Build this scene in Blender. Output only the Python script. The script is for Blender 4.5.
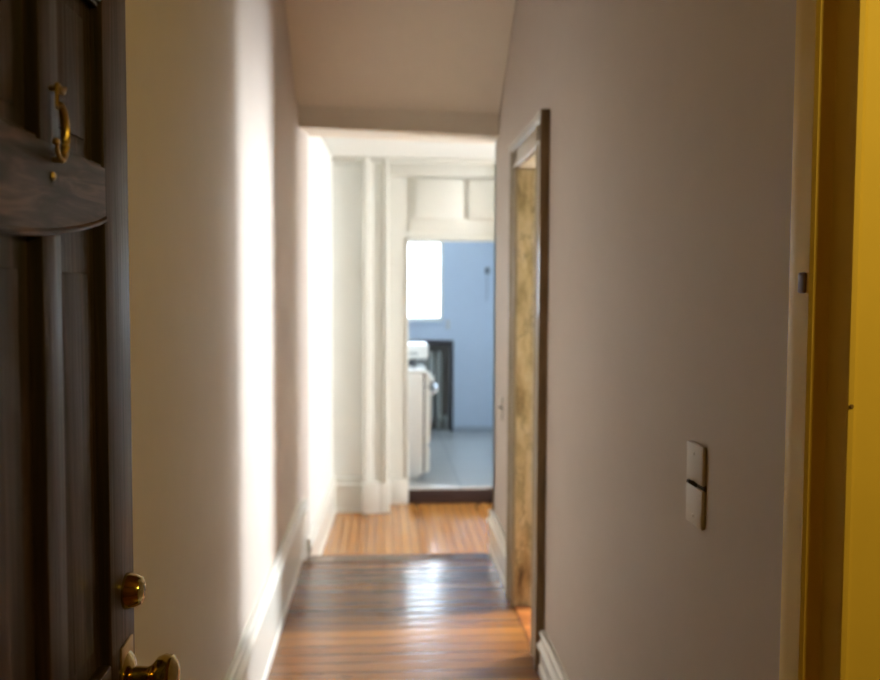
import bpy, bmesh, math, random
from mathutils import Vector, Matrix
random.seed(4)
for o in list(bpy.data.objects):
    bpy.data.objects.remove(o, do_unlink=True)
scene = bpy.context.scene
C = scene.collection

# ------------------------------------------------------------------ camera
cam_d = bpy.data.cameras.new('camera'); cam = bpy.data.objects.new('camera', cam_d); C.objects.link(cam)
cam_d.sensor_width = 36; cam_d.lens = 35.0; cam_d.clip_start = 0.02
YAW, PITCH, ROLL = math.radians(-3.75), math.radians(-3.0), math.radians(-0.25)
cam.matrix_world = (Matrix.Translation((0, 0, 1.45)) @ Matrix.Rotation(YAW, 4, 'Z') @
                    Matrix.Rotation(math.pi/2 + PITCH, 4, 'X') @ Matrix.Rotation(-ROLL, 4, 'Z'))
cam_d.dof.use_dof = True; cam_d.dof.focus_distance = 1.35; cam_d.dof.aperture_fstop = 3.4
scene.camera = cam

# ------------------------------------------------------------------ world, lights, exposure
w = bpy.data.worlds.new('sky'); scene.world = w; w.use_nodes = True
bg = w.node_tree.nodes['Background']
bg.inputs[0].default_value = (0.74, 0.87, 1.0, 1); bg.inputs[1].default_value = 22.0

def area(name, loc, rot, sx, sy, power=None, col=(1, 1, 1), portal=False):
    l = bpy.data.lights.new(name, 'AREA'); l.shape = 'RECTANGLE'; l.size = sx; l.size_y = sy
    l.color = col
    if power: l.energy = power
    l.cycles.is_portal = portal
    o = bpy.data.objects.new(name, l); C.objects.link(o); o.location = loc; o.rotation_euler = rot
    return o
PI = math.pi
area('portal_kitchen', (0.19, 9.62, 1.62), (-PI/2, 0, 0), 0.95, 0.95, portal=True)
area('portal_added_window', (-0.57, 7.235, 1.6), (0, -PI/2, 0), .9, 0.57, portal=True)  # sky portal for the added, unseen side window
# daylight through the windows of the rooms to the right
area('daylight_bedroom', (2.25, 4.21, 1.50), (0, PI/2, 0), 1.5, 0.40, 290, (0.86, 0.93, 1.0))
area('added_band_fill', (2.25, 4.61, 1.50), (0, PI/2, 0), 1.5, 0.18, 22, (0.80, 0.86, 1.0))  # added dim fill, widens the soft near edge of the wall's light band
area('daylight_far_room', (3.45, 5.16, 1.30), (0, PI/2, 0), 1.5, .56, 122, (0.98, 0.96, 1.0))
pl = bpy.data.lights.new('stair_lamp', 'POINT'); pl.energy = 42; pl.color = (1.0, 0.74, 0.13); pl.shadow_soft_size = 0.10
po = bpy.data.objects.new('stair_lamp', pl); C.objects.link(po); po.location = (1.25, 0.05, 2.15)

vs = scene.view_settings
vs.view_transform = 'Standard'; vs.look = 'None'; vs.gamma = 1; vs.use_curve_mapping = False
vs.exposure = 0.0

# ------------------------------------------------------------------ materials
def srgb(r, g, b):
    f = lambda c: c/12.92 if c <= .04045 else ((c+.055)/1.055)**2.4
    return (f(r/255), f(g/255), f(b/255), 1)
MATS = {}
def nodes_of(name):
    m = bpy.data.materials.new(name); m.use_nodes = True
    nt = m.node_tree; return m, nt, nt.nodes, nt.links, nt.nodes['Principled BSDF']
def paint(name, col, rough=0.55, var=0.04, bump=0.05, scale=18, spec=0.5, coat=0.0):
    m, nt, N, L, P = nodes_of(name)
    tc = N.new('ShaderNodeTexCoord'); nz = N.new('ShaderNodeTexNoise'); nz.inputs['Scale'].default_value = scale; nz.inputs['Detail'].default_value = 4
    L.new(tc.outputs['Object'], nz.inputs['Vector'])
    mr = N.new('ShaderNodeMapRange'); mr.inputs['To Min'].default_value = 1-var; mr.inputs['To Max'].default_value = 1+var
    L.new(nz.outputs['Fac'], mr.inputs['Value'])
    hs = N.new('ShaderNodeHueSaturation'); hs.inputs['Color'].default_value = col
    L.new(mr.outputs['Result'], hs.inputs['Value']); L.new(hs.outputs['Color'], P.inputs['Base Color'])
    P.inputs['Roughness'].default_value = rough; P.inputs['Specular IOR Level'].default_value = spec
    P.inputs['Coat Weight'].default_value = coat
    b = N.new('ShaderNodeBump'); b.inputs['Strength'].default_value = bump; b.inputs['Distance'].default_value = 0.01
    L.new(nz.outputs['Fac'], b.inputs['Height']); L.new(b.outputs['Normal'], P.inputs['Normal'])
    return m
def ramp(N, L, src, stops):
    r = N.new('ShaderNodeValToRGB'); e = r.color_ramp.elements
    while len(e) < len(stops): e.new(0.5)
    for i, (p, c) in enumerate(stops): e[i].position = p; e[i].color = c
    L.new(src, r.inputs['Fac']); return r
def wood(name, stops, stretch=(18, 18, 1.2), rough=0.35, coat=0.3, bump=0.25):
    m, nt, N, L, P = nodes_of(name)
    tc = N.new('ShaderNodeTexCoord'); mp = N.new('ShaderNodeMapping'); mp.inputs['Scale'].default_value = stretch
    L.new(tc.outputs['Object'], mp.inputs['Vector'])
    nz = N.new('ShaderNodeTexNoise'); nz.inputs['Scale'].default_value = 2.2; nz.inputs['Detail'].default_value = 7; nz.inputs['Distortion'].default_value = 1.1
    L.new(mp.outputs['Vector'], nz.inputs['Vector'])
    r = ramp(N, L, nz.outputs['Fac'], stops); L.new(r.outputs['Color'], P.inputs['Base Color'])
    P.inputs['Roughness'].default_value = rough; P.inputs['Coat Weight'].default_value = coat; P.inputs['Coat Roughness'].default_value = 0.2
    b = N.new('ShaderNodeBump'); b.inputs['Strength'].default_value = bump; b.inputs['Distance'].default_value = 0.004
    L.new(nz.outputs['Fac'], b.inputs['Height']); L.new(b.outputs['Normal'], P.inputs['Normal'])
    return m
def boards(name, across, width, stops, rough=0.3, wave=0.35, coat=0.4):
    """varnished strip floor; across = 'X' or 'Y', the axis that crosses the boards"""
    m, nt, N, L, P = nodes_of(name)
    tc = N.new('ShaderNodeTexCoord'); sp = N.new('ShaderNodeSeparateXYZ'); L.new(tc.outputs['Object'], sp.inputs[0])
    dv = N.new('ShaderNodeMath'); dv.operation = 'DIVIDE'; dv.inputs[1].default_value = width; L.new(sp.outputs[across], dv.inputs[0])
    fl = N.new('ShaderNodeMath'); fl.operation = 'FLOOR'; L.new(dv.outputs[0], fl.inputs[0])
    fr = N.new('ShaderNodeMath'); fr.operation = 'FRACT'; L.new(dv.outputs[0], fr.inputs[0])
    wn = N.new('ShaderNodeTexWhiteNoise'); wn.noise_dimensions = '1D'; L.new(fl.outputs[0], wn.inputs['W'])
    mp = N.new('ShaderNodeMapping'); s = {'X': (40, 2.0, 1), 'Y': (2.0, 40, 1)}[across]; mp.inputs['Scale'].default_value = s
    L.new(tc.outputs['Object'], mp.inputs['Vector'])
    nz = N.new('ShaderNodeTexNoise'); nz.inputs['Scale'].default_value = 1.6; nz.inputs['Detail'].default_value = 6; nz.inputs['Distortion'].default_value = .6
    L.new(mp.outputs['Vector'], nz.inputs['Vector'])
    mx = N.new('ShaderNodeMath'); mx.operation = 'MULTIPLY_ADD'; mx.inputs[1].default_value = 0.42; L.new(wn.outputs['Value'], mx.inputs[0])
    sc = N.new('ShaderNodeMath'); sc.operation = 'MULTIPLY'; sc.inputs[1].default_value = 0.6; L.new(nz.outputs['Fac'], sc.inputs[0]); L.new(sc.outputs[0], mx.inputs[2])
    r = ramp(N, L, mx.outputs[0], stops)
    # seam
    pp = N.new('ShaderNodeMath'); pp.operation = 'PINGPONG'; pp.inputs[1].default_value = 0.5; L.new(dv.outputs[0], pp.inputs[0])
    sm = N.new('ShaderNodeMapRange'); sm.inputs['From Min'].default_value = 0.0; sm.inputs['From Max'].default_value = 0.035; sm.inputs['To Min'].default_value = 0.35
    L.new(pp.outputs[0], sm.inputs['Value'])
    ml = N.new('ShaderNodeMix'); ml.data_type = 'RGBA'; ml.blend_type = 'MULTIPLY'; ml.inputs[0].default_value = 1
    L.new(r.outputs['Color'], ml.inputs[6]); L.new(sm.outputs['Result'], ml.inputs[7]); L.new(ml.outputs[2], P.inputs['Base Color'])
    P.inputs['Roughness'].default_value = rough; P.inputs['Coat Weight'].default_value = coat; P.inputs['Coat Roughness'].default_value = 0.12
    # cupped boards: rounded height across each board
    cp = N.new('ShaderNodeMath'); cp.operation = 'POWER'; cp.inputs[1].default_value = 0.5; L.new(pp.outputs[0], cp.inputs[0])
    n2 = N.new('ShaderNodeTexNoise'); n2.inputs['Scale'].default_value = 5; L.new(tc.outputs['Object'], n2.inputs['Vector'])
    ad = N.new('ShaderNodeMath'); ad.operation = 'MULTIPLY_ADD'; ad.inputs[1].default_value = 1.2; L.new(n2.outputs['Fac'], ad.inputs[0]); L.new(cp.outputs[0], ad.inputs[2])
    b = N.new('ShaderNodeBump'); b.inputs['Strength'].default_value = wave; b.inputs['Distance'].default_value = 0.006
    L.new(ad.outputs[0], b.inputs['Height']); L.new(b.outputs['Normal'], P.inputs['Normal']); L.new(b.outputs['Normal'], P.inputs['Coat Normal'])
    return m
def metal(name, col, rough):
    m = paint(name, col, rough, .08, .03, 60); m.node_tree.nodes['Principled BSDF'].inputs['Metallic'].default_value = 1; return m

wall_m = paint('cream_wall_paint', srgb(204, 191, 178), 0.7, 0.03, 0.06, 9)
brown_m = paint('bounce_absorbing_brown', srgb(104, 66, 42), 0.8, .05, .05)  # dark brown given to unseen surfaces to cut bounce light near the camera
white_m = paint('white_wall_paint', srgb(224, 223, 215), 0.6, 0.02, 0.05, 9)
ceil_m = paint('ceiling_paint', srgb(240, 230, 214), 0.8, 0.03, 0.05, 12)
trim_m = paint('white_gloss_trim', srgb(228, 224, 212), 0.28, 0.03, 0.10, 14, coat=.3)
ktrim_m = paint('cream_frame_paint', srgb(208, 205, 194), 0.45, 0.02, 0.05, 14)
amber_m = paint('lamp_yellow_trim', srgb(226, 196, 104), 0.55, 0.06, 0.06, 10)  # cream trim with the lamp's yellow mixed into its base colour
kwall_m = paint('pale_blue_kitchen_paint', srgb(194, 206, 220), 0.6, 0.03, 0.05, 10)
enamel_m = paint('white_enamel', srgb(232, 232, 228), 0.22, 0.01, 0.01, 10, coat=.5)
dark_m = paint('black_iron', srgb(34, 36, 42), 0.5, 0.1, 0.1, 60)
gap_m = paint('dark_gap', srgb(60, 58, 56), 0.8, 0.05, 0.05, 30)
plate_m = paint('ivory_plastic', srgb(196, 186, 168), 0.4, 0.02, 0.02, 30)
brass_m = metal('old_brass', srgb(184, 160, 96), 0.14)
brass_dull = metal('dull_brass', srgb(176, 150, 100), 0.38)
chrome_m = metal('chrome', srgb(215, 220, 230), 0.15)
rad_m = paint('grey_radiator_paint', srgb(168, 170, 162), 0.45, 0.06, 0.08, 30)
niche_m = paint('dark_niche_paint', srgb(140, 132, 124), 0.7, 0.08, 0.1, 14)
frame_dark = paint('dark_niche_frame', srgb(62, 58, 62), 0.5, 0.08, 0.1, 14)
riser_m = wood('dark_riser_wood', [(0.3, srgb(28, 16, 14)), (0.7, srgb(60, 34, 26))], (1.5, 20, 20), 0.6, 0.0)
door_m = wood('dark_stained_oak', [(0.30, srgb(16, 10, 12)), (0.5, srgb(40, 26, 30)), (0.70, srgb(72, 52, 54))], (24, 24, 1.0), 0.5, 0.10, 0.4)
rail_m = wood('dark_stained_oak_rail', [(0.34, srgb(18, 11, 12)), (0.5, srgb(46, 30, 32)), (0.66, srgb(92, 68, 66))], (24, 3.5, 26), 0.55, 0.08, 0.5)
floor_m = boards('varnished_cross_boards', 'Y', 0.083, [(0.15, srgb(94, 56, 24)), (0.5, srgb(132, 84, 42)), (0.85, srgb(166, 110, 52))], 0.26, 0.17, 0.4)
lfloor_m = boards('varnished_long_boards', 'X', 0.058, [(0.15, srgb(158, 100, 44)), (0.5, srgb(176, 118, 56)), (0.85, srgb(188, 134, 70))], 0.16, 0.03, 0.5)
rfloor_m = boards('orange_boards', 'Y', 0.058, [(0.15, srgb(130, 70, 30)), (0.5, srgb(170, 100, 48)), (0.85, srgb(196, 126, 66))], 0.3, 0.12)

def faux_marble():
    m, nt, N, L, P = nodes_of('mottled_old_varnish')
    tc = N.new('ShaderNodeTexCoord'); nz = N.new('ShaderNodeTexNoise'); nz.inputs['Scale'].default_value = 7; nz.inputs['Detail'].default_value = 9; nz.inputs['Roughness'].default_value = .68
    mp = N.new('ShaderNodeMapping'); mp.inputs['Scale'].default_value = (1.6, 1, 0.55)
    L.new(tc.outputs['Object'], mp.inputs['Vector']); L.new(mp.outputs['Vector'], nz.inputs['Vector'])
    r = ramp(N, L, nz.outputs['Fac'], [(0.30, srgb(92, 78, 56)), (0.42, srgb(160, 142, 104)), (0.55, srgb(206, 190, 150)), (0.72, srgb(228, 218, 196))])
    vo = N.new('ShaderNodeTexVoronoi'); vo.feature = 'DISTANCE_TO_EDGE'; vo.inputs['Scale'].default_value = 5
    nd = N.new('ShaderNodeMix'); nd.data_type = 'VECTOR'; nd.inputs[0].default_value = .25; L.new(mp.outputs['Vector'], nd.inputs[4]); L.new(nz.outputs['Color'], nd.inputs[5])
    L.new(nd.outputs[1], vo.inputs['Vector'])
    mr = N.new('ShaderNodeMapRange'); mr.inputs['From Max'].default_value = .03; mr.inputs['To Min'].default_value = .5; L.new(vo.outputs['Distance'], mr.inputs['Value'])
    ml = N.new('ShaderNodeMix'); ml.data_type = 'RGBA'; ml.blend_type = 'MULTIPLY'; ml.inputs[0].default_value = 1
    L.new(r.outputs['Color'], ml.inputs[6]); L.new(mr.outputs['Result'], ml.inputs[7]); L.new(ml.outputs[2], P.inputs['Base Color'])
    P.inputs['Roughness'].default_value = .35
    return m
marble_m = faux_marble()
casing_m = paint('worn_grey_brown_casing', srgb(168, 152, 124), 0.36, 0.25, 0.2, 12, coat=.15)
edge_m = wood('brown_casing_edge', [(0.3, srgb(112, 88, 56)), (0.7, srgb(160, 130, 92))], (14, 14, 1), .5, 0, .2)

def lino():
    m, nt, N, L, P = nodes_of('blue_grey_linoleum')
    tc = N.new('ShaderNodeTexCoord'); br = N.new('ShaderNodeTexBrick')
    br.offset = 0; br.inputs['Scale'].default_value = 1; br.inputs['Brick Width'].default_value = .6; br.inputs['Row Height'].default_value = .6; br.inputs['Mortar Size'].default_value = .004
    br.inputs['Color1'].default_value = srgb(178, 180, 178); br.inputs['Color2'].default_value = srgb(184, 186, 184); br.inputs['Mortar'].default_value = srgb(120, 126, 136)
    L.new(tc.outputs['Object'], br.inputs['Vector']); L.new(br.outputs['Color'], P.inputs['Base Color'])
    P.inputs['Roughness'].default_value = .3; P.inputs['Coat Weight'].default_value = .4
    return m
lino_m = lino()
def glass():
    m, nt, N, L, P = nodes_of('window_glass')
    P.inputs['Transmission Weight'].default_value = 1; P.inputs['Roughness'].default_value = 0; P.inputs['IOR'].default_value = 1.01
    return m
glass_m = glass()

# ------------------------------------------------------------------ mesh helpers
class MB:
    def __init__(s): s.bm = bmesh.new()
    def box(s, x0, x1, y0, y1, z0, z1, bevel=0, seg=2):
        r = bmesh.ops.create_cube(s.bm, size=1); vs_ = r['verts']
        for v in vs_:
            v.co = Vector(((x0+x1)/2 + v.co.x*(x1-x0), (y0+y1)/2 + v.co.y*(y1-y0), (z0+z1)/2 + v.co.z*(z1-z0)))
        if bevel:
            es = list({e for v in vs_ for e in v.link_edges})
            bmesh.ops.bevel(s.bm, geom=es, offset=bevel, segments=seg, affect='EDGES', profile=.5)
        return s
    def prism(s, pts, off):
        """pts: list of 3-D points of one end, off: vector to the other end"""
        off = Vector(off); n = len(pts)
        a = [s.bm.verts.new(p) for p in pts]; b = [s.bm.verts.new(Vector(p)+off) for p in pts]
        s.bm.faces.new(a); s.bm.faces.new(b[::-1])
        for i in range(n): s.bm.faces.new((a[i], b[i], b[(i+1) % n], a[(i+1) % n]))
        return s
    def lathe(s, prof, org, axis='X', n=28, sgn=1):
        """prof: (r, h); h along axis"""
        rings = []
        for r, h in prof:
            ring = []
            for k in range(n):
                a = 2*PI*k/n; c, q = r*math.cos(a), r*math.sin(a)
                p = {'X': (h*sgn, c, q), 'Y': (c, h*sgn, q), 'Z': (c, q, h*sgn)}[axis]
                ring.append(s.bm.verts.new(Vector(org)+Vector(p)))
            rings.append(ring)
        for i in range(len(rings)-1):
            for k in range(n): s.bm.faces.new((rings[i][k], rings[i][(k+1) % n], rings[i+1][(k+1) % n], rings[i+1][k]))
        s.bm.faces.new(rings[0]); s.bm.faces.new(rings[-1][::-1])
        return s
    def tube(s, pts, rad, n=12):
        pts = [Vector(p) for p in pts]; rad = rad if isinstance(rad, (list, tuple)) else [rad]*len(pts)
        rings = []; up = Vector((0.13, 0.21, .97)).normalized()
        for i, p in enumerate(pts):
            t = (pts[min(i+1, len(pts)-1)] - pts[max(i-1, 0)]).normalized()
            u = t.cross(up)
            if u.length < .05: u = t.cross(Vector((1, 0, 0)))
            u.normalize(); v = t.cross(u).normalized()
            rings.append([s.bm.verts.new(p + rad[i]*(math.cos(2*PI*k/n)*u + math.sin(2*PI*k/n)*v)) for k in range(n)])
        for i in range(len(rings)-1):
            for k in range(n): s.bm.faces.new((rings[i][k], rings[i][(k+1) % n], rings[i+1][(k+1) % n], rings[i+1][k]))
        s.bm.faces.new(rings[0]); s.bm.faces.new(rings[-1][::-1])
        return s
    def build(s, name, mat, parent=None, smooth=True, loc=None, structure=False):
        bmesh.ops.recalc_face_normals(s.bm, faces=s.bm.faces)
        if loc is not None:
            for v in s.bm.verts: v.co -= Vector(loc)
        me = bpy.data.meshes.new(name)
        s.bm.to_mesh(me); s.bm.free()
        if smooth:
            for p in me.polygons: p.use_smooth = True
            me.set_sharp_from_angle(angle=math.radians(35))
        me.materials.append(mat)
        o = bpy.data.objects.new(name, me); C.objects.link(o)
        if loc is not None: o.location = Vector(loc)
        if parent:
            o.parent = parent
            pl_ = parent.location if parent.parent is None else parent.location + parent.parent.location
            o.location = (Vector(loc) if loc is not None else Vector()) - Vector(pl_)
        if structure: o['kind'] = 'structure'
        return o
def S(name, mat, *boxes):
    m = MB()
    for b in boxes: m.box(*b)
    return m.build(name, mat, structure=True)
def empty(name, loc, label=None, cat=None, group=None, structure=False):
    o = bpy.data.objects.new(name, None); C.objects.link(o); o.location = loc; o.empty_display_size = .1
    if label: o['label'] = label
    if cat: o['category'] = cat
    if group: o['group'] = group
    if structure: o['kind'] = 'structure'
    return o

# ------------------------------------------------------------------ the setting
XL, XR, H = -0.465, 0.62, 3.2
XL2 = -0.378
YJ = 4.65                     # where the hall narrows and steps down
ZL, ZK = -0.17, -0.05         # lower hall, kitchen
YF, YK, YB = 6.35, 6.58, 9.36 # far wall, kitchen wall, kitchen back wall
HC = 2.45                     # far hall ceiling

S('floor', floor_m, (XL-.15, XR+.02, -1.8, 4.70, -.19, 0), (XR+.02, 2.3, -1.8, 1.16, -.19, 0))
S('floor_bedroom', rfloor_m, (XR+.02, 3.35, 1.32, 4.80, -.17, .0))
S('floor_lower', lfloor_m, (XL-.15, 3.35, 4.70, YK+.02, ZL-.1, ZL))
S('floor_kitchen', lino_m, (-.6, 1.75, YK+.02, YB+.15, ZK-.1, ZK))
m = MB(); m.prism([(x, y, 0) for x, y in ((XL-.15, -1.8), (XL, -1.8), (XL, 4.60), (-.425, 4.82), (-.425, 4.845), (XL-.15, 4.845))], (0, 0, H)); m.build('wall_left', wall_m, structure=True)
m = MB(); m.prism([(x, y, ZL) for x, y in ((XL-.15, 4.80), (-.428, 4.80), (-.4255, 4.83), (XL2, YF), (XL2, YF+.3), (XL-.15, YF+.3))], (0, 0, HC+.1-ZL)); m.build('wall_left_far', white_m, structure=True)
S('wall_step_side', white_m, (XL-.15, -.430, 4.698, 4.83, ZL, 0))
# right wall with the doorway to the bedroom
DY0, DY1, DH = 3.36, 3.91, 2.045
S('wall_right', wall_m, (XR, XR+.14, 1.18, DY0, 0, H), (XR, XR+.14, DY1, 4.80, 0, H), (XR, XR+.14, DY0, DY1, DH, H))
S('ceiling', brown_m, (XL-.15, 2.3, -1.8, 3.66, H, H+.1))  # out of view, browned to keep the near walls dim
m = MB(); m.prism([(XL, 3.62, H), (XL, YJ, 2.458), (XL, YJ, 2.342), (XL, YJ+.27, 2.342), (XL, YJ+.27, 3.3), (XL, 3.62, 3.3)], (XR-XL, 0, -.03))
m.build('ceiling_slope', ceil_m, structure=True)
S('wall_header', white_m, (XR-.0, 3.3, 4.72, 4.80, 0, HC+.1), )
S('ceiling_far', white_m, (XL-.15, 3.35, YJ+.27, YK+.12, HC, HC+.1))
# outer stair hall round the camera
S('wall_back', brown_m, (XL-.15, 2.3, -1.9, -1.8, 0, H))
S('wall_stair', brown_m, (2.2, 2.3, -1.8, 1.3, 0, H), (XR+.14, 2.3, 1.18, 1.3, 0, H))
# bedroom shell
S('wall_bedroom', wall_m, (XR+.14, 2.1, 1.3, 1.4, 0, 2.7), (2.0, 2.1, 1.4, 4.0, 0, 2.7), (2.0, 2.1, 4.0, 4.70, 0, .8), (2.0, 2.1, 4.0, 4.70, 2.2, 2.7), (2.0, 2.1, 4.70, 4.72, 0, 2.7))
S('ceiling_bedroom', white_m, (XR+.14, 2.1, 1.3, 4.80, 2.6, 2.7))
# far room shell to the right of the lower hall
S('wall_far_room', white_m, (3.2, 3.3, 4.80, 4.88, ZL, HC), (3.2, 3.3, 4.88, 5.46, ZL, .6), (3.2, 3.3, 4.88, 5.46, 2.1, HC), (3.2, 3.3, 5.46, YK+.1, ZL, HC),
  (1.42, 3.2, YF, YF+.2, ZL, HC))
for n, (wx, y0, y1, z0, z1) in enumerate(((2.0, 4.0, 4.70, .8, 2.2), (3.2, 4.88, 5.46, .6, 2.1))):
    e = empty('window_%d' % (n+2), (wx, (y0+y1)/2, z0), structure=True)
    mm = MB()
    for a in ((wx, wx+.07, y0, y0+.03, z0, z1), (wx, wx+.07, y1-.03, y1, z0, z1), (wx, wx+.07, y0, y1, z0, z0+.03), (wx, wx+.07, y0, y1, z1-.03, z1), (wx+.01, wx+.06, y0, y1, (z0+z1)/2-.02, (z0+z1)/2+.02)): mm.box(*a)
    mm.build('window_frame', trim_m, e)
# far wall left of the kitchen door and the frame of the kitchen door
S('wall_far', white_m, (XL2, -.15, YF, YK+.1, ZL, HC))
S('wall_kitchen_front', ktrim_m, (-.15, .03, YF+.05, YK+.1, ZL, HC), (.03, .185, YK, YK+.1, ZL, HC), (.185, 1.06, YK, YK+.1, 1.87, HC), (1.06, 1.42, YK, YK+.1, ZL, HC))
# stepped casing full height: back band, flat, bead
def casing(sx, x0):
    mm = MB(); f = lambda d: x0 + sx*d
    pr = [(0, .10), (0, -.050), (.012, -.062), (.045, -.062), (.055, -.045), (.07, -.045), (.078, -.03), (.15, -.03), (.155, -.048), (.165, -.055), (.185, -.055), (.192, -.04), (.192, .23), (.15, .23), (.15, .10)]
    mm.prism([(f(d), YF + q, ZL) for d, q in pr], (0, 0, HC-ZL))
    return mm.build('trim_1' if sx > 0 else 'trim_2', ktrim_m, structure=True)
casing(1, -.158); casing(-1, 1.41)
m = MB()
m.box(-.165, -.035, YF-.075, YF+.02, ZL, ZL+.235, .006); m.box(-.035, .046, YF-.062, YF+.02, ZL, ZL+.225, .006)
m.build('trim_3', ktrim_m, structure=True)
S('trim_4', ktrim_m, (.028, .19, YK-.018, YK+.01, ZL, ZL+.20, .004))
S('trim_5', ktrim_m, (XL2, 3.2, YF-.05, YF+.0, HC-.035, HC, .006), (.03, 1.2, YK-.03, YK, HC-.10, HC-.0, .006))
# casing round the opening
S('trim_6', ktrim_m, (.165, .187, YK-.012, YK+.11, ZL+.12, 1.89, .004), (1.06, 1.08, YK-.012, YK+.11, ZL+.12, 1.89, .004), (.165, 1.08, YK-.012, YK+.11, 1.868, 1.892, .004))
# dark riser up to the kitchen
S('trim_7', riser_m, (.187, 1.058, YK-.01, YK+.02, ZL, ZK+.004, .003))
S('trim_8', lino_m, (.187, 1.058, YK-.02, YK+.12, ZK-.01, ZK+.012, .006))
# nosing of the step down
m = MB(); pr = [(4.60, .0005), (4.715, .0005), (4.728, -.006), (4.73, -.016), (4.722, -.026), (4.60, -.026)]
m.prism([(XL, y, z+.002) for y, z in pr], (XR-XL, 0, 0)); m.build('trim_9', floor_m, structure=True)
S('trim_10', trim_m, (XL2, XR, 4.698, 4.71, ZL, -.026))
# kitchen shell
kx0, kx1 = -.42, 1.6
S('wall_kitchen_left', kwall_m, (kx0-.14, kx0, YK+.1, 6.95, ZK, HC+.1), (kx0-.14, kx0, 7.52, YB, ZK, HC+.1), (kx0-.14, kx0, 6.95, 7.52, ZK, 1.15), (kx0-.14, kx0, 6.95, 7.52, 2.05, HC+.1))
S('wall_kitchen_right', kwall_m, (kx1, kx1+.14, YK+.1, YB, ZK, HC+.1))
WX0, WX1, WZ0, WZ1 = -.25, .645, 1.165, 2.05
NX0, NX1, NZ = -.34, .735, .945
S('wall_kitchen_back', kwall_m, (kx0-.14, WX0, YB, YB+.14, NZ, HC+.1), (WX1, kx1+.14, YB, YB+.14, NZ, HC+.1), (WX0, WX1, YB, YB+.14, NZ, WZ0), (WX0, WX1, YB, YB+.14, WZ1, HC+.1),
  (NX1, kx1+.14, YB, YB+.14, ZK, NZ), (kx0-.14, NX0, YB, YB+.14, ZK, NZ))
S('wall_kitchen_inner', ktrim_m, (kx0, .16, YK+.1, YK+.12, ZK, HC), (1.08, kx1, YK+.1, YK+.12, ZK, HC), (.16, 1.08, YK+.1, YK+.12, 1.89, HC))
S('ceiling_kitchen', white_m, (kx0-.14, kx1+.14, YK+.1, YB+.14, HC, HC+.1))
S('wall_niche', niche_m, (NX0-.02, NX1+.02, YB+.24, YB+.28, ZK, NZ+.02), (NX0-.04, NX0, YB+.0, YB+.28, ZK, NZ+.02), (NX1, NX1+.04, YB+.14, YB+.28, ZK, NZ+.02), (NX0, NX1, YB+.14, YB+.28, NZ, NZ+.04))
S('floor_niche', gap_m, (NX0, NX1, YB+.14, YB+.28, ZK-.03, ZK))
S('trim_11', frame_dark, (NX0, NX1+.025, YB-.02, YB+.012, NZ-.03, NZ+.012, .004), (NX1-.004, NX1+.025, YB-.02, YB+.012, ZK, NZ-.03, .004))
S('baseboard_kitchen', paint('pale_kitchen_base', srgb(170, 180, 190), .4, .03, .03), (NX1+.03, kx1, YB-.012, YB, ZK, ZK+.055, .003))
# kitchen back window, then the added side one
def window(name, x0, x1, y, z0, z1):
    e = empty(name, ((x0+x1)/2, y, z0), structure=True)
    mm = MB()
    for a in ((x0, x0+.035), (x1-.035, x1)): mm.box(a[0], a[1], y+.03, y+.09, z0, z1, .004)
    for a in ((z0, z0+.045), (z1-.035, z1)): mm.box(x0, x1, y+.03, y+.09, a[0], a[1], .004)
    mm.build('window_frame', trim_m, e)
    zm = (z0+z1)/2
    s1 = MB(); s1.box(x0+.03, x1-.03, y+.05, y+.075, zm-.016, zm+.016, .003); s1.build('meeting_rail', trim_m, e)
    g = MB(); g.box(x0+.03, x1-.03, y+.06, y+.064, z0+.03, z1-.03); g.build('pane', glass_m, e)
    c = MB(); c.box(x0-.02, x1+.012, y-.022, y+.03, z0-.022, z0+.002, .004); c.build('window_sill', kwall_m, e)
window('window_1', WX0, WX1, YB, WZ0, WZ1)
e = empty('window_4', (kx0-.07, 7.2, 1.15), structure=True)  # unseen side window, added to throw light on the appliance
mm = MB()
for a in ((6.95, 6.98, 1.15, 2.05), (7.49, 7.52, 1.15, 2.05), (6.95, 7.52, 1.15, 1.18), (6.95, 7.52, 2.02, 2.05)): mm.box(kx0-.10, kx0-.05, *a)
mm.build('window_frame', trim_m, e)

# baseboards: profile (out, up)
def base_prof(h): return [(0, 0), (.026, 0), (.026, .012), (.026, .030), (.020, .034), (.020, h-.085), (.026, h-.078), (.032, h-.062), (.032, h-.052), (.022, h-.040), (.018, h-.026), (.024, h-.018), (.024, h-.006), (.016, h), (0, h)]
def baseboard(name, x, sgn, y0, y1, z, h, mat=trim_m, dx=0):
    mm = MB(); mm.prism([(x + sgn*a, y0, z + b) for a, b in base_prof(h)], (dx, y1-y0, 0)); return mm.build(name, mat, structure=True)
baseboard('baseboard_left', XL, 1, .45, 4.60, 0, .33)
baseboard('baseboard_left_bend', XL, 1, 4.60, 4.72, 0, .33, dx=.022)
baseboard('baseboard_left_far', -.430, 1, 4.70, YF, ZL, .27, dx=.052)
baseboard('baseboard_right', XR, -1, 1.30, DY0-.165, 0, .165)
baseboard('baseboard_right_far', XR, -1, DY1+.13, 4.80, 0, .23)
mm = MB(); mm.prism([(XL2, YF - a, ZL + b) for a, b in base_prof(.26)], (-.165-XL2, 0, 0)); mm.build('baseboard_far', ktrim_m, structure=True)

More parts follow.
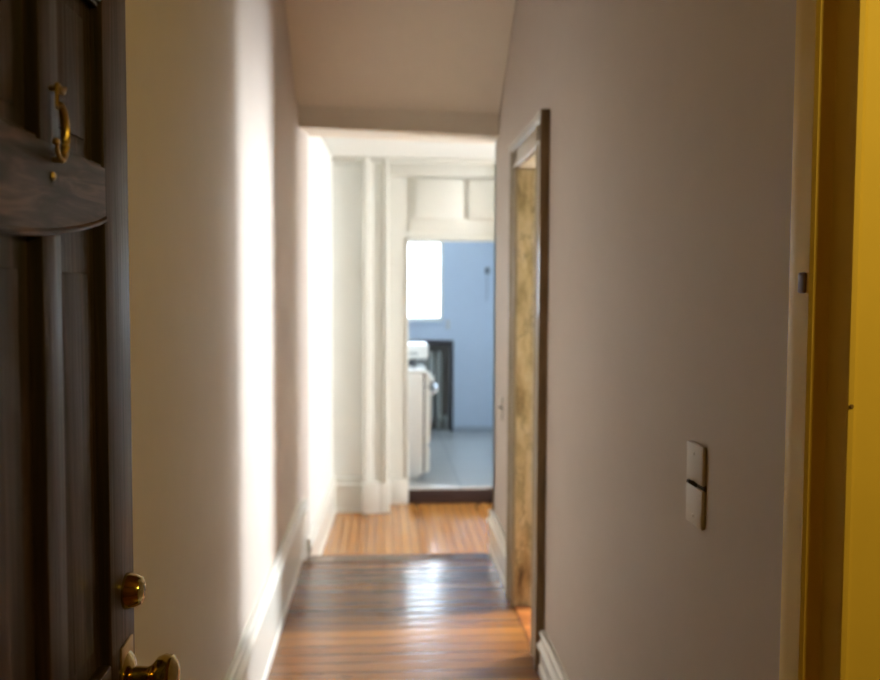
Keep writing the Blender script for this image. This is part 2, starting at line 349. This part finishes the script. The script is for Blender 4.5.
# bedroom doorway: mottled jamb, casing, head
e = empty('door_2', (XR, (DY0+DY1)/2, 0), structure=True)
mm = MB(); mm.box(XR-.012, XR+.16, DY1-.022, DY1+.004, 0, DH, .003); mm.box(XR+.055, XR+.095, DY1-.034, DY1-.02, 0, DH-.01, .003)
mm.build('jamb', marble_m, e)
mm = MB(); mm.box(XR-.012, XR+.16, DY0-.004, DY0+.02, 0, DH, .003); mm.build('jamb', marble_m, e)
mm = MB(); mm.box(XR-.012, XR+.16, DY0, DY1, DH-.02, DH+.004, .003); mm.build('jamb_head', casing_m, e)
def vcasing(y_in, y_out):
    s = 1 if y_out > y_in else -1; wd = abs(y_out-y_in)
    pr = [(0, 0), (0, .020), (.006, .026), (.018, .026), (.024, .020), (wd-.04, .020), (wd-.032, .032), (wd-.006, .034), (wd, .030), (wd, 0)]
    q = MB(); q.prism([(XR - b, y_in + s*a, 0) for a, b in pr], (0, 0, DH+.100)); return q.build('casing', casing_m, e)
vcasing(DY0+.012, DY0-.145); vcasing(DY1-.012, DY1+.12)
q = MB(); q.box(XR-.036, XR, DY0-.152, DY0-.1445, 0, DH+.102, .002); q.build('casing_edge', edge_m, e)
pr = [(0, 0), (.020, 0), (.026, .006), (.026, .018), (.020, .024), (.020, .078), (.034, .086), (.036, .10), (.040, .108), (0, .108)]
q = MB(); q.prism([(XR - a, DY0-.15, DH-.012+b) for a, b in pr], (0, DY1-DY0+.28, 0)); q.build('head_casing', casing_m, e)
S('trim_12', rfloor_m, (XR-.012, XR+.15, DY0+.02, DY1-.022, 0, .006, .002))

# frame at the hall mouth, the lamp's yellow put into its colour
pr = [(.62, 1.254), (.606, 1.248), (.600, 1.236), (.600, 1.215), (.602, 1.181), (.606, 1.176), (.624, 1.176), (.629, 1.174), (.631, 1.169), (.6325, 1.131), (.635, 1.127), (.642, 1.126), (.646, 1.129), (.650, 1.131), (.76, 1.129), (.82, 1.129), (.82, 1.17), (.75, 1.18), (.62, 1.18)]
e = empty('trim_13', (.61, 1.2, 0), structure=True)
mm = MB(); mm.prism([(x, y, 0) for x, y in pr], (0, 0, H)); mm.build('frame_moulding', amber_m, e)
mm = MB(); mm.box(.597, .603, 1.186, 1.206, 1.455, 1.485, .003); mm.build('strike_plate', paint('brown_painted_plate', srgb(96, 66, 44), .5), e)
mm = MB(); mm.lathe([(.003, 0), (.0035, .002), (.002, .004)], (.6385, 1.127, 1.30), 'Y', 10, -1); mm.build('screw_head', edge_m, e)

# ------------------------------------------------------------------ entry door
DX, DT = -.362, .042
DYa, DYb = .40, 1.25
door = empty('door_1', (DX-DT, DYa, 0.008), structure=True)
door['label'] = 'dark stained wooden entry door with small upper panels and brass numeral'
Z0, Z1 = .008, 2.06
dp = .016    # panel recess
xb, xf = DX-DT, DX
mm = MB(); mm.box(xb, xf, 1.145, DYb, Z0, Z1, .003); mm.build('stile', door_m, door)
mm = MB(); mm.box(xb, xf, DYa, .505, Z0, Z1, .003); mm.build('stile', door_m, door)
mm = MB(); mm.box(xb, xf, .505, 1.145, 1.822, Z1, .003); mm.build('top_rail', rail_m, door)
mm = MB(); mm.box(xb, xf, .505, 1.145, Z0, .24, .003); mm.build('bottom_rail', rail_m, door)
mm = MB(); mm.box(xb, xf, .505, 1.145, .78, .955, .003)
mm.build('lock_rail', rail_m, door)
# rail under the upper panels: curved lower edge
pts = [(1.145, 1.612), (.505, 1.612)]
N_ = 24
for i in range(N_+1):
    t = i/N_; y = .505 + t*.64
    pts.append((y, 1.543 - .036*math.sin(PI*t)**.8))
mm = MB(); mm.prism([(xb+.002, y, z) for y, z in pts], (DT-.002+.001, 0, 0)); mm.build('rail', rail_m, door)
# narrow raised lip along the lower edge
mm = MB(); mm.tube([(xf+.0005, .505+.64*i/N_, 1.547-.036*math.sin(PI*i/N_)**.8) for i in range(N_+1)], .0035, 8); mm.build('rail_moulding', rail_m, door)
MU = [(.938, .992), (.716, .766)]
mull = []
for (a, b) in MU:
    mm = MB(); mm.box(xb+.002, xf, a, b, 1.612, 1.822, .002); mm.build('mullion', door_m, door)
    mm = MB(); mm.box(xb+.002, xf, a, b, .955, 1.52, .002); mm.build('mullion', door_m, door)
    mm = MB(); mm.box(xb+.002, xf, a, b, .24, .78, .002); mm.build('mullion', door_m, door)
cols = [(.992, 1.145), (.766, .938), (.505, .716)]
for (a, b) in cols:
    for (z0, z1) in ((1.612, 1.822), (.955, 1.545), (.24, .78)):
        mm = MB(); mm.box(xb+.01, xf-dp, a-.004, b+.004, z0-.004, z1+.004)
        mm.box(xf-dp-.002, xf-dp+.003, a+.030, b-.030, z0+.03, z1-(.03 if z1 != 1.545 else .07), .002)
        # small bead moulding round the recess
        mm.build('panel', door_m, door)
        if z0 == 1.612:
            bd = MB(); r = .003
            for seg in (((xf-.006, a+r, z0+r), (xf-.006, b-r, z0+r)), ((xf-.006, a+r, z1-r), (xf-.006, b-r, z1-r))):
                bd.tube(seg, r, 8)
            bd.build('panel_moulding', door_m, door)
# brass numeral 5 on the mullion
def numeral():
    c = bpy.data.curves.new('numeral', 'CURVE'); c.dimensions = '3D'
    zc = 1.636; yc = .970; s = .080; xx = xf+.010
    P = [(.20, .50), (-.26, .50)]                       # top flag then stem
    flag = [(.26, .50), (.12, .44), (-.05, .45), (-.20, .49)]
    stem = [(-.20, .49), (-.22, .36), (-.24, .20)]
    bowl = [(-.24, .20)] + [(.30*math.cos(a) - .02, -.13 + .37*math.sin(a)) for a in [math.radians(d) for d in range(125, -156, -14)]]
    rr = []
    def P3(l): return [(xx, yc + u*s*.62, zc + v*s) for u, v in l]
    mm = MB()
    mm.tube(P3(flag), [.0025, .0042, .0040, .0025], 8)
    mm.tube(P3(stem), [.0025, .0022, .0020], 8)
    n = len(bowl); mm.tube(P3(bowl), [0.0016 + .0032*math.sin(PI*i/(n-1))**1.0 for i in range(n)], 10)
    end = P3([bowl[-1]])[0]; bmesh.ops.create_uvsphere(mm.bm, u_segments=10, v_segments=8, radius=.0042, matrix=Matrix.Translation(end))
    mm.tube([(xf-.001, yc-.004, zc+.036), (xx, yc-.004, zc+.036)], .003, 8)
    mm.tube([(xf-.001, yc-.001, zc-.040), (xx, yc-.001, zc-.040)], .003, 8)
    bpy.data.curves.remove(c)
    o = mm.build('house_number', brass_dull, door)
    o['label'] = 'brass numeral 5'
numeral()
mm = MB(); mm.lathe([(.005, 0), (.005, .002), (.003, .004), (.002, .004)], (xf, .968, 1.578), 'X', 16); mm.build('peephole', brass_dull, door)
# deadbolt cylinder near the free edge
mm = MB(); mm.lathe([(.0255, 0), (.0255, .004), (.0235, .009), (.0225, .015), (.019, .021), (.012, .024), (.006, .025)], (xf, 1.212, 1.032), 'X', 32); db = mm.build('deadbolt', brass_m, door)
mm = MB(); mm.box(xf+.0235, xf+.0255, 1.2105, 1.2135, 1.024, 1.040); mm.build('keyhole', dark_m, db)
# door knob
mm = MB(); mm.lathe([(.034, 0), (.034, .003), (.028, .008), (.014, .012), (.0125, .030), (.016, .036), (.026, .044), (.0295, .054), (.0275, .064), (.018, .071), (.006, .073)], (xf, 1.205, .912), 'X', 36)
mm.build('door_knob', brass_m, door)['label'] = 'round brass knob'
mm = MB(); mm.box(xf-.001, xf+.003, 1.178, 1.233, .82, .962, .0015); mm.build('lock_plate', brass_dull, door)

# ------------------------------------------------------------------ switch plates
def switch(y0, y1, z0, z1, label, toggle=True):
    yc, zc = (y0+y1)/2, (z0+z1)/2
    e = empty('light_switch', (XR, yc, z0), label, 'light switch')
    g = .004
    a = MB(); a.box(XR-.009, XR, y0, y1, z0, zc-g, .0045); a.build('cover_plate', plate_m, e)
    a = MB(); a.box(XR-.009, XR, y0, y1, zc+g, z1, .0045); a.build('cover_plate', plate_m, e)
    a = MB(); a.box(XR-.004, XR, y0+.002, y1-.002, zc-g-.002, zc+g+.002); a.build('dark_slot', gap_m, e)
    a = MB(); a.prism([(XR-.004, yc-.006, zc-.006), (XR-.004, yc-.006, zc+.006), (XR-.020, yc-.004, zc+.009), (XR-.021, yc-.004, zc+.004)], (0, .012, 0)); a.build('toggle', gap_m, e)
    if toggle:
        for zz in (z0+.02, z1-.02):
            a = MB(); a.lathe([(.0035, 0), (.0035, .001), (.002, .0018)], (XR-.009, yc, zz), 'X', 10, -1); a.build('screw', plate_m, e)
switch(1.594, 1.682, .997, 1.160, 'ivory switch plate with dark middle slot on the shaded hallway wall nearest the entry')
switch(4.40, 4.47, .80, .92, 'small pale switch plate on the wall beyond the stripped bedroom doorway', False)

# ------------------------------------------------------------------ cupboard above the kitchen door
e = empty('overhead_cupboard', (.62, YK, 2.0), 'cream painted cupboard with flat doors built above the kitchen doorway', 'cupboard')
mm = MB(); mm.box(.19, 1.06, YK-.010, YK+.01, 1.93, 2.345, .003); mm.build('face_frame', ktrim_m, e)
for (a, b) in ((.235, .592), (.640, 1.01)):
    mm = MB(); mm.box(a, b, YK-.030, YK-.010, 2.028, 2.335, .004); d = mm.build('door', ktrim_m, e)

# ------------------------------------------------------------------ stove, seen from its side
sx0, sx1, sy0, sy1 = -.38, .318, 6.90, 7.66
st = empty('gas_stove', (0, sy0, ZK), 'white enamel gas stove seen side on just inside the kitchen', 'stove')
b0 = ZK
mm = MB(); mm.box(sx0, sx1, sy0, sy1, b0+.035, b0+.865, .012, 3); mm.box(sx0+.03, sx1-.03, sy0+.03, sy1-.03, b0, b0+.05); mm.build('body', enamel_m, st)
mm = MB(); mm.box(sx0-.0, sx1+.035, sy0-.004, sy1+.004, b0+.862, b0+.895, .012, 3); mm.build('cooktop', enamel_m, st)
# oven door: rounded outer edge towards the room
def slab(z0, z1, xo):
    pr = [(sx1+.014, 0), (xo-.016, 0), (xo-.005, .008), (xo, .022)]
    h = z1-z0
    q = MB(); q.prism([(sx1+.014, sy0+.006, z0), (xo-.02, sy0+.006, z0), (xo-.006, sy0+.006, z0+.012), (xo, sy0+.006, z0+.04), (xo, sy0+.006, z1-.03), (xo-.006, sy0+.006, z1-.008), (xo-.016, sy0+.006, z1), (sx1+.014, sy0+.006, z1)], (0, sy1-sy0-.012, 0))
    return q
slab(b0+.285, b0+.745, .378).build('oven_door', enamel_m, st)
slab(b0+.05, b0+.275, .372).build('drawer', enamel_m, st)
slab(b0+.755, b0+.862, .372).build('control_panel', enamel_m, st)
mm = MB(); mm.tube([(.378, sy0+.05, b0+.70), (.415, sy0+.05, b0+.705), (.432, sy0+.055, b0+.728), (.432, sy0+.09, b0+.738), (.432, sy1-.09, b0+.738), (.432, sy1-.055, b0+.728), (.378, sy1-.05, b0+.70)], .014, 12)
mm.build('oven_handle', chrome_m, st)
for k in range(4):
    mm = MB(); mm.lathe([(.024, 0), (.024, .006), (.019, .012), (.018, .034), (.012, .038)], (.372, sy0+.06+k*.19, b0+.81), 'X', 20); mm.build('knob', enamel_m, st)
mm = MB(); mm.box(sx1-.001, sx1+.015, sy0+.02, sy1-.02, b0+.06, b0+.86); mm.build('door_seal', gap_m, st)
for (cx, cy) in ((-.15, 7.10), (.17, 7.10), (-.15, 7.46), (.17, 7.46)):
    mm = MB()
    zt = b0+.925
    mm.tube([(cx+.11*math.cos(2*PI*k/20), cy+.11*math.sin(2*PI*k/20), zt) for k in range(21)], .006, 8)
    for k in range(4):
        a = PI/4 + k*PI/2; mm.tube([(cx+.03*math.cos(a), cy+.03*math.sin(a), zt+.004), (cx+.11*math.cos(a), cy+.11*math.sin(a), zt), (cx+.115*math.cos(a), cy+.115*math.sin(a), b0+.894)], .006, 8)
    mm.lathe([(.035, 0), (.035, .012), (.02, .02)], (cx, cy, b0+.893), 'Z', 20)
    mm.build('burner_grate', dark_m, st)
# white box appliance on the stove's rear half
ap = empty('toaster_oven', (.1, 7.4, b0+.9355), 'brightly lit boxy white appliance standing on top of the stove', 'appliance')
mm = MB(); mm.box(-.25, .385, 7.38, 7.72, b0+.945, b0+1.078, .018, 3); mm.build('body', enamel_m, ap)
for fx in (-.22, .30):
    for fy in (7.41, 7.69):
        mm = MB(); mm.lathe([(.012, 0), (.012, .012)], (fx, fy, b0+.9355), 'Z', 10); mm.build('foot', dark_m, ap)
mm = MB()
for k in range(6): mm.box(.19+.018*k, .197+.018*k, 7.3785, 7.382, b0+.975, b0+1.01)
mm.build('vent', gap_m, ap)

# ------------------------------------------------------------------ radiator in the niche
rd = empty('radiator', (.2, YB+.14, ZK), 'grey column radiator in the dark niche under the kitchen window', 'radiator')
nsec = 11
for k in range(nsec):
    x = -.22 + k*.083
    mm = MB()
    for yy in (YB+.09, YB+.15):
        mm.tube([(x, yy, ZK+.13), (x, yy, ZK+.16), (x, yy, ZK+.80), (x, yy, ZK+.84)], [.022, .031, .031, .022], 10)
    mm.tube([(x, YB+.075, ZK+.83), (x, YB+.095, ZK+.855), (x, YB+.145, ZK+.855), (x, YB+.165, ZK+.83)], .025, 10)
    mm.tube([(x, YB+.075, ZK+.14), (x, YB+.095, ZK+.115), (x, YB+.145, ZK+.115), (x, YB+.165, ZK+.14)], .025, 10)
    if k in (0, nsec-1):
        mm.tube([(x, YB+.09, ZK+.12), (x, YB+.09, ZK+.0)], [.024, .016], 10); mm.tube([(x, YB+.15, ZK+.12), (x, YB+.15, ZK+.0)], [.024, .016], 10)
    mm.build('column', rad_m, rd)
mm = MB(); mm.tube([(.61, YB+.12, ZK+.13), (.665, YB+.12, ZK+.13)], .02, 12); mm.tube([(.69, YB+.12, ZK), (.69, YB+.12, ZK+.17)], .016, 12)
mm.lathe([(.03, 0), (.034, .01), (.034, .05), (.02, .06)], (.68, YB+.12, ZK+.10), 'Z', 16); mm.build('valve', rad_m, rd)

# ------------------------------------------------------------------ little things on the kitchen wall
e = empty('wall_outlet', (.70, YB, 1.10), 'pale blank outlet plate on the wall beside the kitchen window', 'outlet')
mm = MB(); mm.box(.665, .735, YB-.007, YB, 1.07, 1.19, .003); mm.build('cover_plate', paint('pale_blue_plate', srgb(196, 206, 218), .4), e)
for z in (1.105, 1.155):
    mm = MB(); mm.box(.684, .716, YB-.009, YB-.006, z-.014, z+.014, .002); mm.build('socket', plate_m, e)
e = empty('wall_hook', (1.13, YB, 1.72), 'small dark hook with a thin cord hanging on the blue kitchen wall', 'hook')
mm = MB(); mm.box(1.105, 1.155, YB-.010, YB, 1.685, 1.755, .004); mm.tube([(1.13, YB-.008, 1.725), (1.13, YB-.04, 1.715), (1.13, YB-.05, 1.735), (1.13, YB-.048, 1.755)], .008, 10); mm.build('hook', paint('grey_hook_metal', srgb(92, 98, 110), .5), e)
mm = MB(); mm.tube([(1.13, YB-.045, 1.725), (1.122, YB-.03, 1.65), (1.128, YB-.02, 1.52), (1.120, YB-.02, 1.39)], .0045, 8)
mm.build('cord', paint('grey_cord', srgb(128, 136, 148), .6), e)
